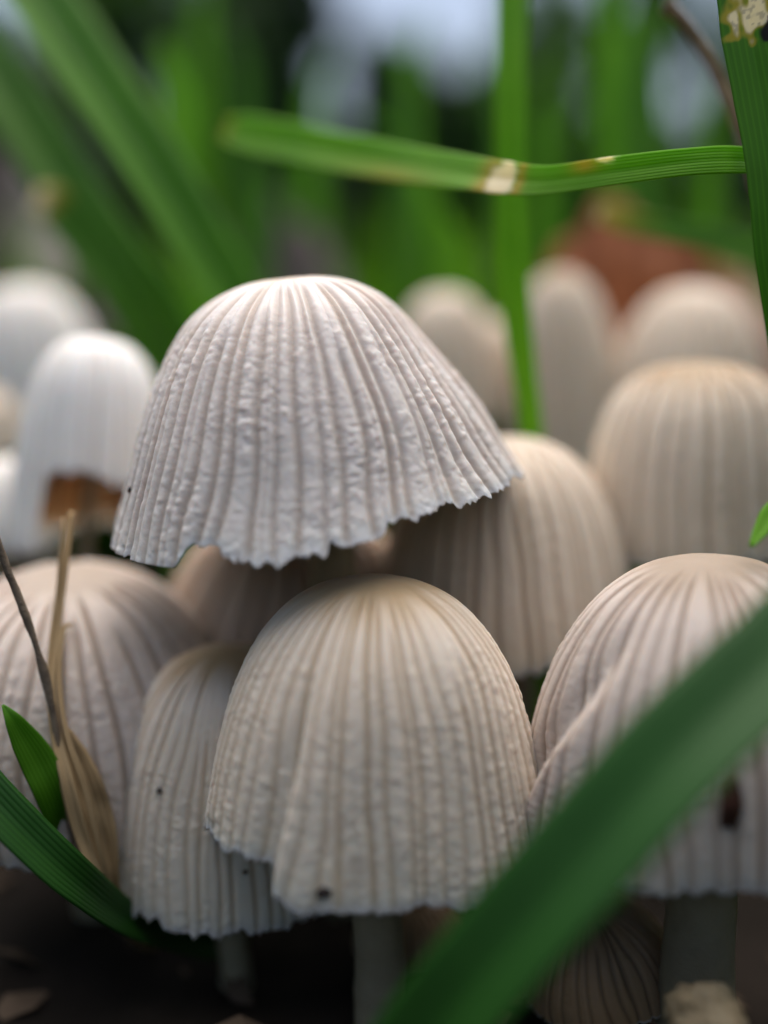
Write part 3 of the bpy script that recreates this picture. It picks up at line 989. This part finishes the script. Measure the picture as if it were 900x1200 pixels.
# loose unsharp blades behind the clump
for i, (px, py, d, hw, top, lx, mt) in enumerate([
        (450, 480, 12, 15, 40, -30, 0), (420, 480, 14, 14, 130, -110, 1), (500, 480, 15, 16, 20, 30, 0), (545, 480, 13, 14, 60, -60, 0),
        (665, 480, 15, 12, 60, 40, 1), (700, 480, 13, 22, -60, -25, 1), (745, 480, 11.5, 20, -20, -10, 0), (775, 480, 12.5, 22, 10, 25, 1),
        (690, 480, 16, 12, 120, 70, 1), (360, 480, 15, 15, 170, 70, 0), (395, 480, 18, 15, 60, 40, 0), (845, 480, 14, 14, 90, 20, 1),
        (265, 480, 14, 15, 20, -30, 0), (150, 480, 15, 16, 110, -90, 0), (245, 480, 17, 16, -30, 15, 0), (560, 480, 17, 16, 120, -120, 0),
        (880, 480, 16, 16, 60, -60, 0), (480, 480, 11, 13, 210, -75, 0)]):
    z_foot = at(px, py, d)
    blade('blade_of_grass', 'unsharp green grass blade rising from the lawn behind the clump',
          [(px, top, d, 2), (px + lx * .35 - lx, top + 60, d, hw * .6), (px - lx * .75, top + (py - top) * .35, d, hw), (px - lx * .95, top + (py - top) * .7, d, hw), (px - lx, py, d, hw * .9), (px - lx, 600 + FPX * ((CAM_H / d) - 0.1736) / .985 + 12, d, hw * .8)],
          [M_grass, M_grass_bright][1 if i % 3 else mt], group='unsharp blades behind the clump', n=24, m=7)

# ----------------------------------------------------------------------------
# specks on the caps
# ----------------------------------------------------------------------------


def speck(name, label, cat, cap, px, py, sx, sy, mat, seed, ang=0.0, group=None):
    """a crumb that sits on the skin of a cap, where the line of sight to (px,py) meets it"""
    ray = at(px, py, 1.0) - CAMP
    ray /= np.linalg.norm(ray)
    P = cap['V'][:cap['nt'] * cap['nh']]
    rel = P - CAMP
    tpar = rel @ ray
    dist = np.linalg.norm(rel - tpar[:, None] * ray, axis=1)
    ok = dist < 0.03
    if not ok.any(): ok = dist < dist.min() + 0.01
    c = P[ok][np.argmin(tpar[ok])]
    n, m = 18, 12
    u = np.linspace(0, 2 * math.pi, n, endpoint=False)[None, :]
    v = np.linspace(0.05, math.pi - 0.05, m)[:, None]
    x, y, z = np.sin(v) * np.cos(u), np.sin(v) * np.sin(u), np.cos(v) + 0 * u
    f = 1 + 0.3 * noise(x * 2, y * 2, z * 2, seed)
    dsc = np.linalg.norm(c - CAMP)
    sx, sy = sx * dsc / FPX, sy * dsc / FPX
    X, Z = x * sx * f, z * sy * f
    Xr, Zr = X * math.cos(ang) - Z * math.sin(ang), X * math.sin(ang) + Z * math.cos(ang)
    V = np.stack([c[0] + Xr, c[1] + y * min(sx, sy) * 0.8 * f, c[2] + Zr], -1).reshape(-1, 3)
    idx = np.arange(m * n).reshape(m, n)
    Q = np.stack([idx[:-1], idx[1:], np.roll(idx, -1, 1)[1:], np.roll(idx, -1, 1)[:-1]], -1).reshape(-1, 4)
    tag(mesh_obj(name, V, Q, mat), label, cat, group)


speck('seed_husk', 'dark brown elongated husk stuck to the large mauve-grey cap', 'husk', right, 857, 952, 12, 31, M_husk, 2, -0.08)
speck('soil_crumb', 'tiny round black crumb on the side of the slim cream cap', 'crumb', lefty, 183, 931, 3.2, 3.2, M_speck, 3)
speck('soil_crumb', 'tiny brown crumb just under the short side of the folded lip', 'crumb', lefty, 289, 1028, 3, 2.6, M_husk, 4)
speck('soil_crumb', 'black crumb on the lower corner of the folded lip', 'crumb', front, 378, 1053, 9, 6, M_speck, 5, 0.3)
speck('soil_crumb', 'tiny dark crumb on the edge of the tall grey-white cap', 'crumb', hero, 146, 574, 2.5, 4, M_speck, 6)

# ----------------------------------------------------------------------------
# shrubs far behind
# ----------------------------------------------------------------------------


def shrub(label, px, py, d, wpx, hpx, nleaf, mat, seed, leaf=5.0, group='shrubs behind the lawn', gap=0.0):
    r = np.random.default_rng(seed)
    c = at(px, py, d)
    rx, rz = wpx * d / FPX, hpx * d / FPX
    ry = rx * 0.6
    foot = np.array([c[0], c[1], -0.5])
    o = empty('shrub', foot)
    # lobes
    nl = 14
    lob = []
    for i in range(nl):
        p = r.normal(size=3)
        p /= np.linalg.norm(p)
        p *= r.uniform(0.2, 0.72)
        lob.append((p, r.uniform(0.32, 0.5)))
    P = []
    while sum(len(q) for q in P) < nleaf:
        li = r.integers(0, nl, 4000)
        q = r.normal(size=(4000, 3))
        q /= np.linalg.norm(q, axis=1)[:, None]
        q *= (r.uniform(0.35, 1.0, 4000) ** 0.6)[:, None]
        cc = np.array([l[0] for l in lob])[li]
        ss = np.array([l[1] for l in lob])[li]
        q = cc + q * ss[:, None]
        keep = fbm(q[:, 0] * 3, q[:, 1] * 3, q[:, 2] * 3, seed, 2) > gap - 0.35
        P.append(q[keep])
    P = np.vstack(P)[:nleaf] * np.array([rx, ry, rz]) + c
    P[:, 2] = np.maximum(P[:, 2], 1.0)
    N = len(P)
    a = norm(r.normal(size=(N, 3)) + np.array([0, 0, -0.3]))
    b = norm(np.cross(a, r.normal(size=(N, 3))))
    nn = np.cross(a, b)
    L = leaf * r.uniform(0.6, 1.2, N)[:, None]
    V = np.stack([P - a * L * .5, P + b * L * .26 + nn * L * .06 - a * L * .05, P + a * L * .55, P - b * L * .26 + nn * L * .06 - a * L * .05], 1).reshape(-1, 3)
    i4 = (np.arange(N) * 4)[:, None]
    F = np.concatenate([i4 + np.array([[0, 1, 2]]), i4 + np.array([[0, 2, 3]])], 0)
    z = np.zeros(len(V))
    cr = mesh_obj('crown', V, F, mat, o, {'across': np.tile([.5, 0., .5, 1.], N), 'pale': z, 'yellow': z, 'dark': z}, smooth=False)
    tr = mesh_obj('trunk', *tube_data(catmull([foot, (foot + c) / 2 + np.array([rx * .05, 0, 0]), c], 16), np.linspace(rx * 0.055, rx * 0.03, 16), 10, seed, 0.1), M_bark, o)
    for i, (p, s_) in enumerate(lob):
        e = c + p * np.array([rx, ry, rz])
        s0 = foot + (c - foot) * r.uniform(0.45, 0.9)
        mesh_obj('limb', *tube_data(catmull([s0, (s0 + e) / 2 + np.array([0, 0, rz * .08]), e], 10), np.linspace(rx * 0.028, rx * 0.008, 10), 8, seed + i, 0.1), M_bark, o)
    tag(o, label, 'shrub', group)


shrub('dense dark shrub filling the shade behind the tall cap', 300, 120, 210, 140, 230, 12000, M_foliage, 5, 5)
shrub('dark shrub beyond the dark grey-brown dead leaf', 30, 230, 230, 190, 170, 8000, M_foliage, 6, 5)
shrub('loose shrub with light between its leaves above the wide arching blade', 130, 20, 300, 150, 150, 3600, M_foliage2, 7, 6, gap=0.2)
shrub('mid green shrub behind the upright stalk', 570, 190, 220, 150, 140, 8000, M_foliage2, 8, 5)
shrub('leafy green shrub behind the horizontal blade and the scarred blade', 750, 100, 240, 130, 210, 4000, M_foliage2, 9, 6, gap=0.25)
shrub('dark shrub furthest along behind the scarred broad blade', 930, 90, 260, 130, 200, 2600, M_foliage2, 10, 6, gap=0.25)
for i, px in enumerate((-60, 150, 330, 470, 640, 830, 1000)):
    shrub('low dark shrub in the hedge at the end of the lawn', px, 265 + 12 * (i % 3), 380, 150, 140, 5000, M_foliage, 20 + i, 7, group='low hedge shrubs')
shrub('tall loose shrub rising over the hedge behind the upright stalk', 660, 60, 420, 90, 160, 2000, M_foliage2, 31, 7, gap=0.1)
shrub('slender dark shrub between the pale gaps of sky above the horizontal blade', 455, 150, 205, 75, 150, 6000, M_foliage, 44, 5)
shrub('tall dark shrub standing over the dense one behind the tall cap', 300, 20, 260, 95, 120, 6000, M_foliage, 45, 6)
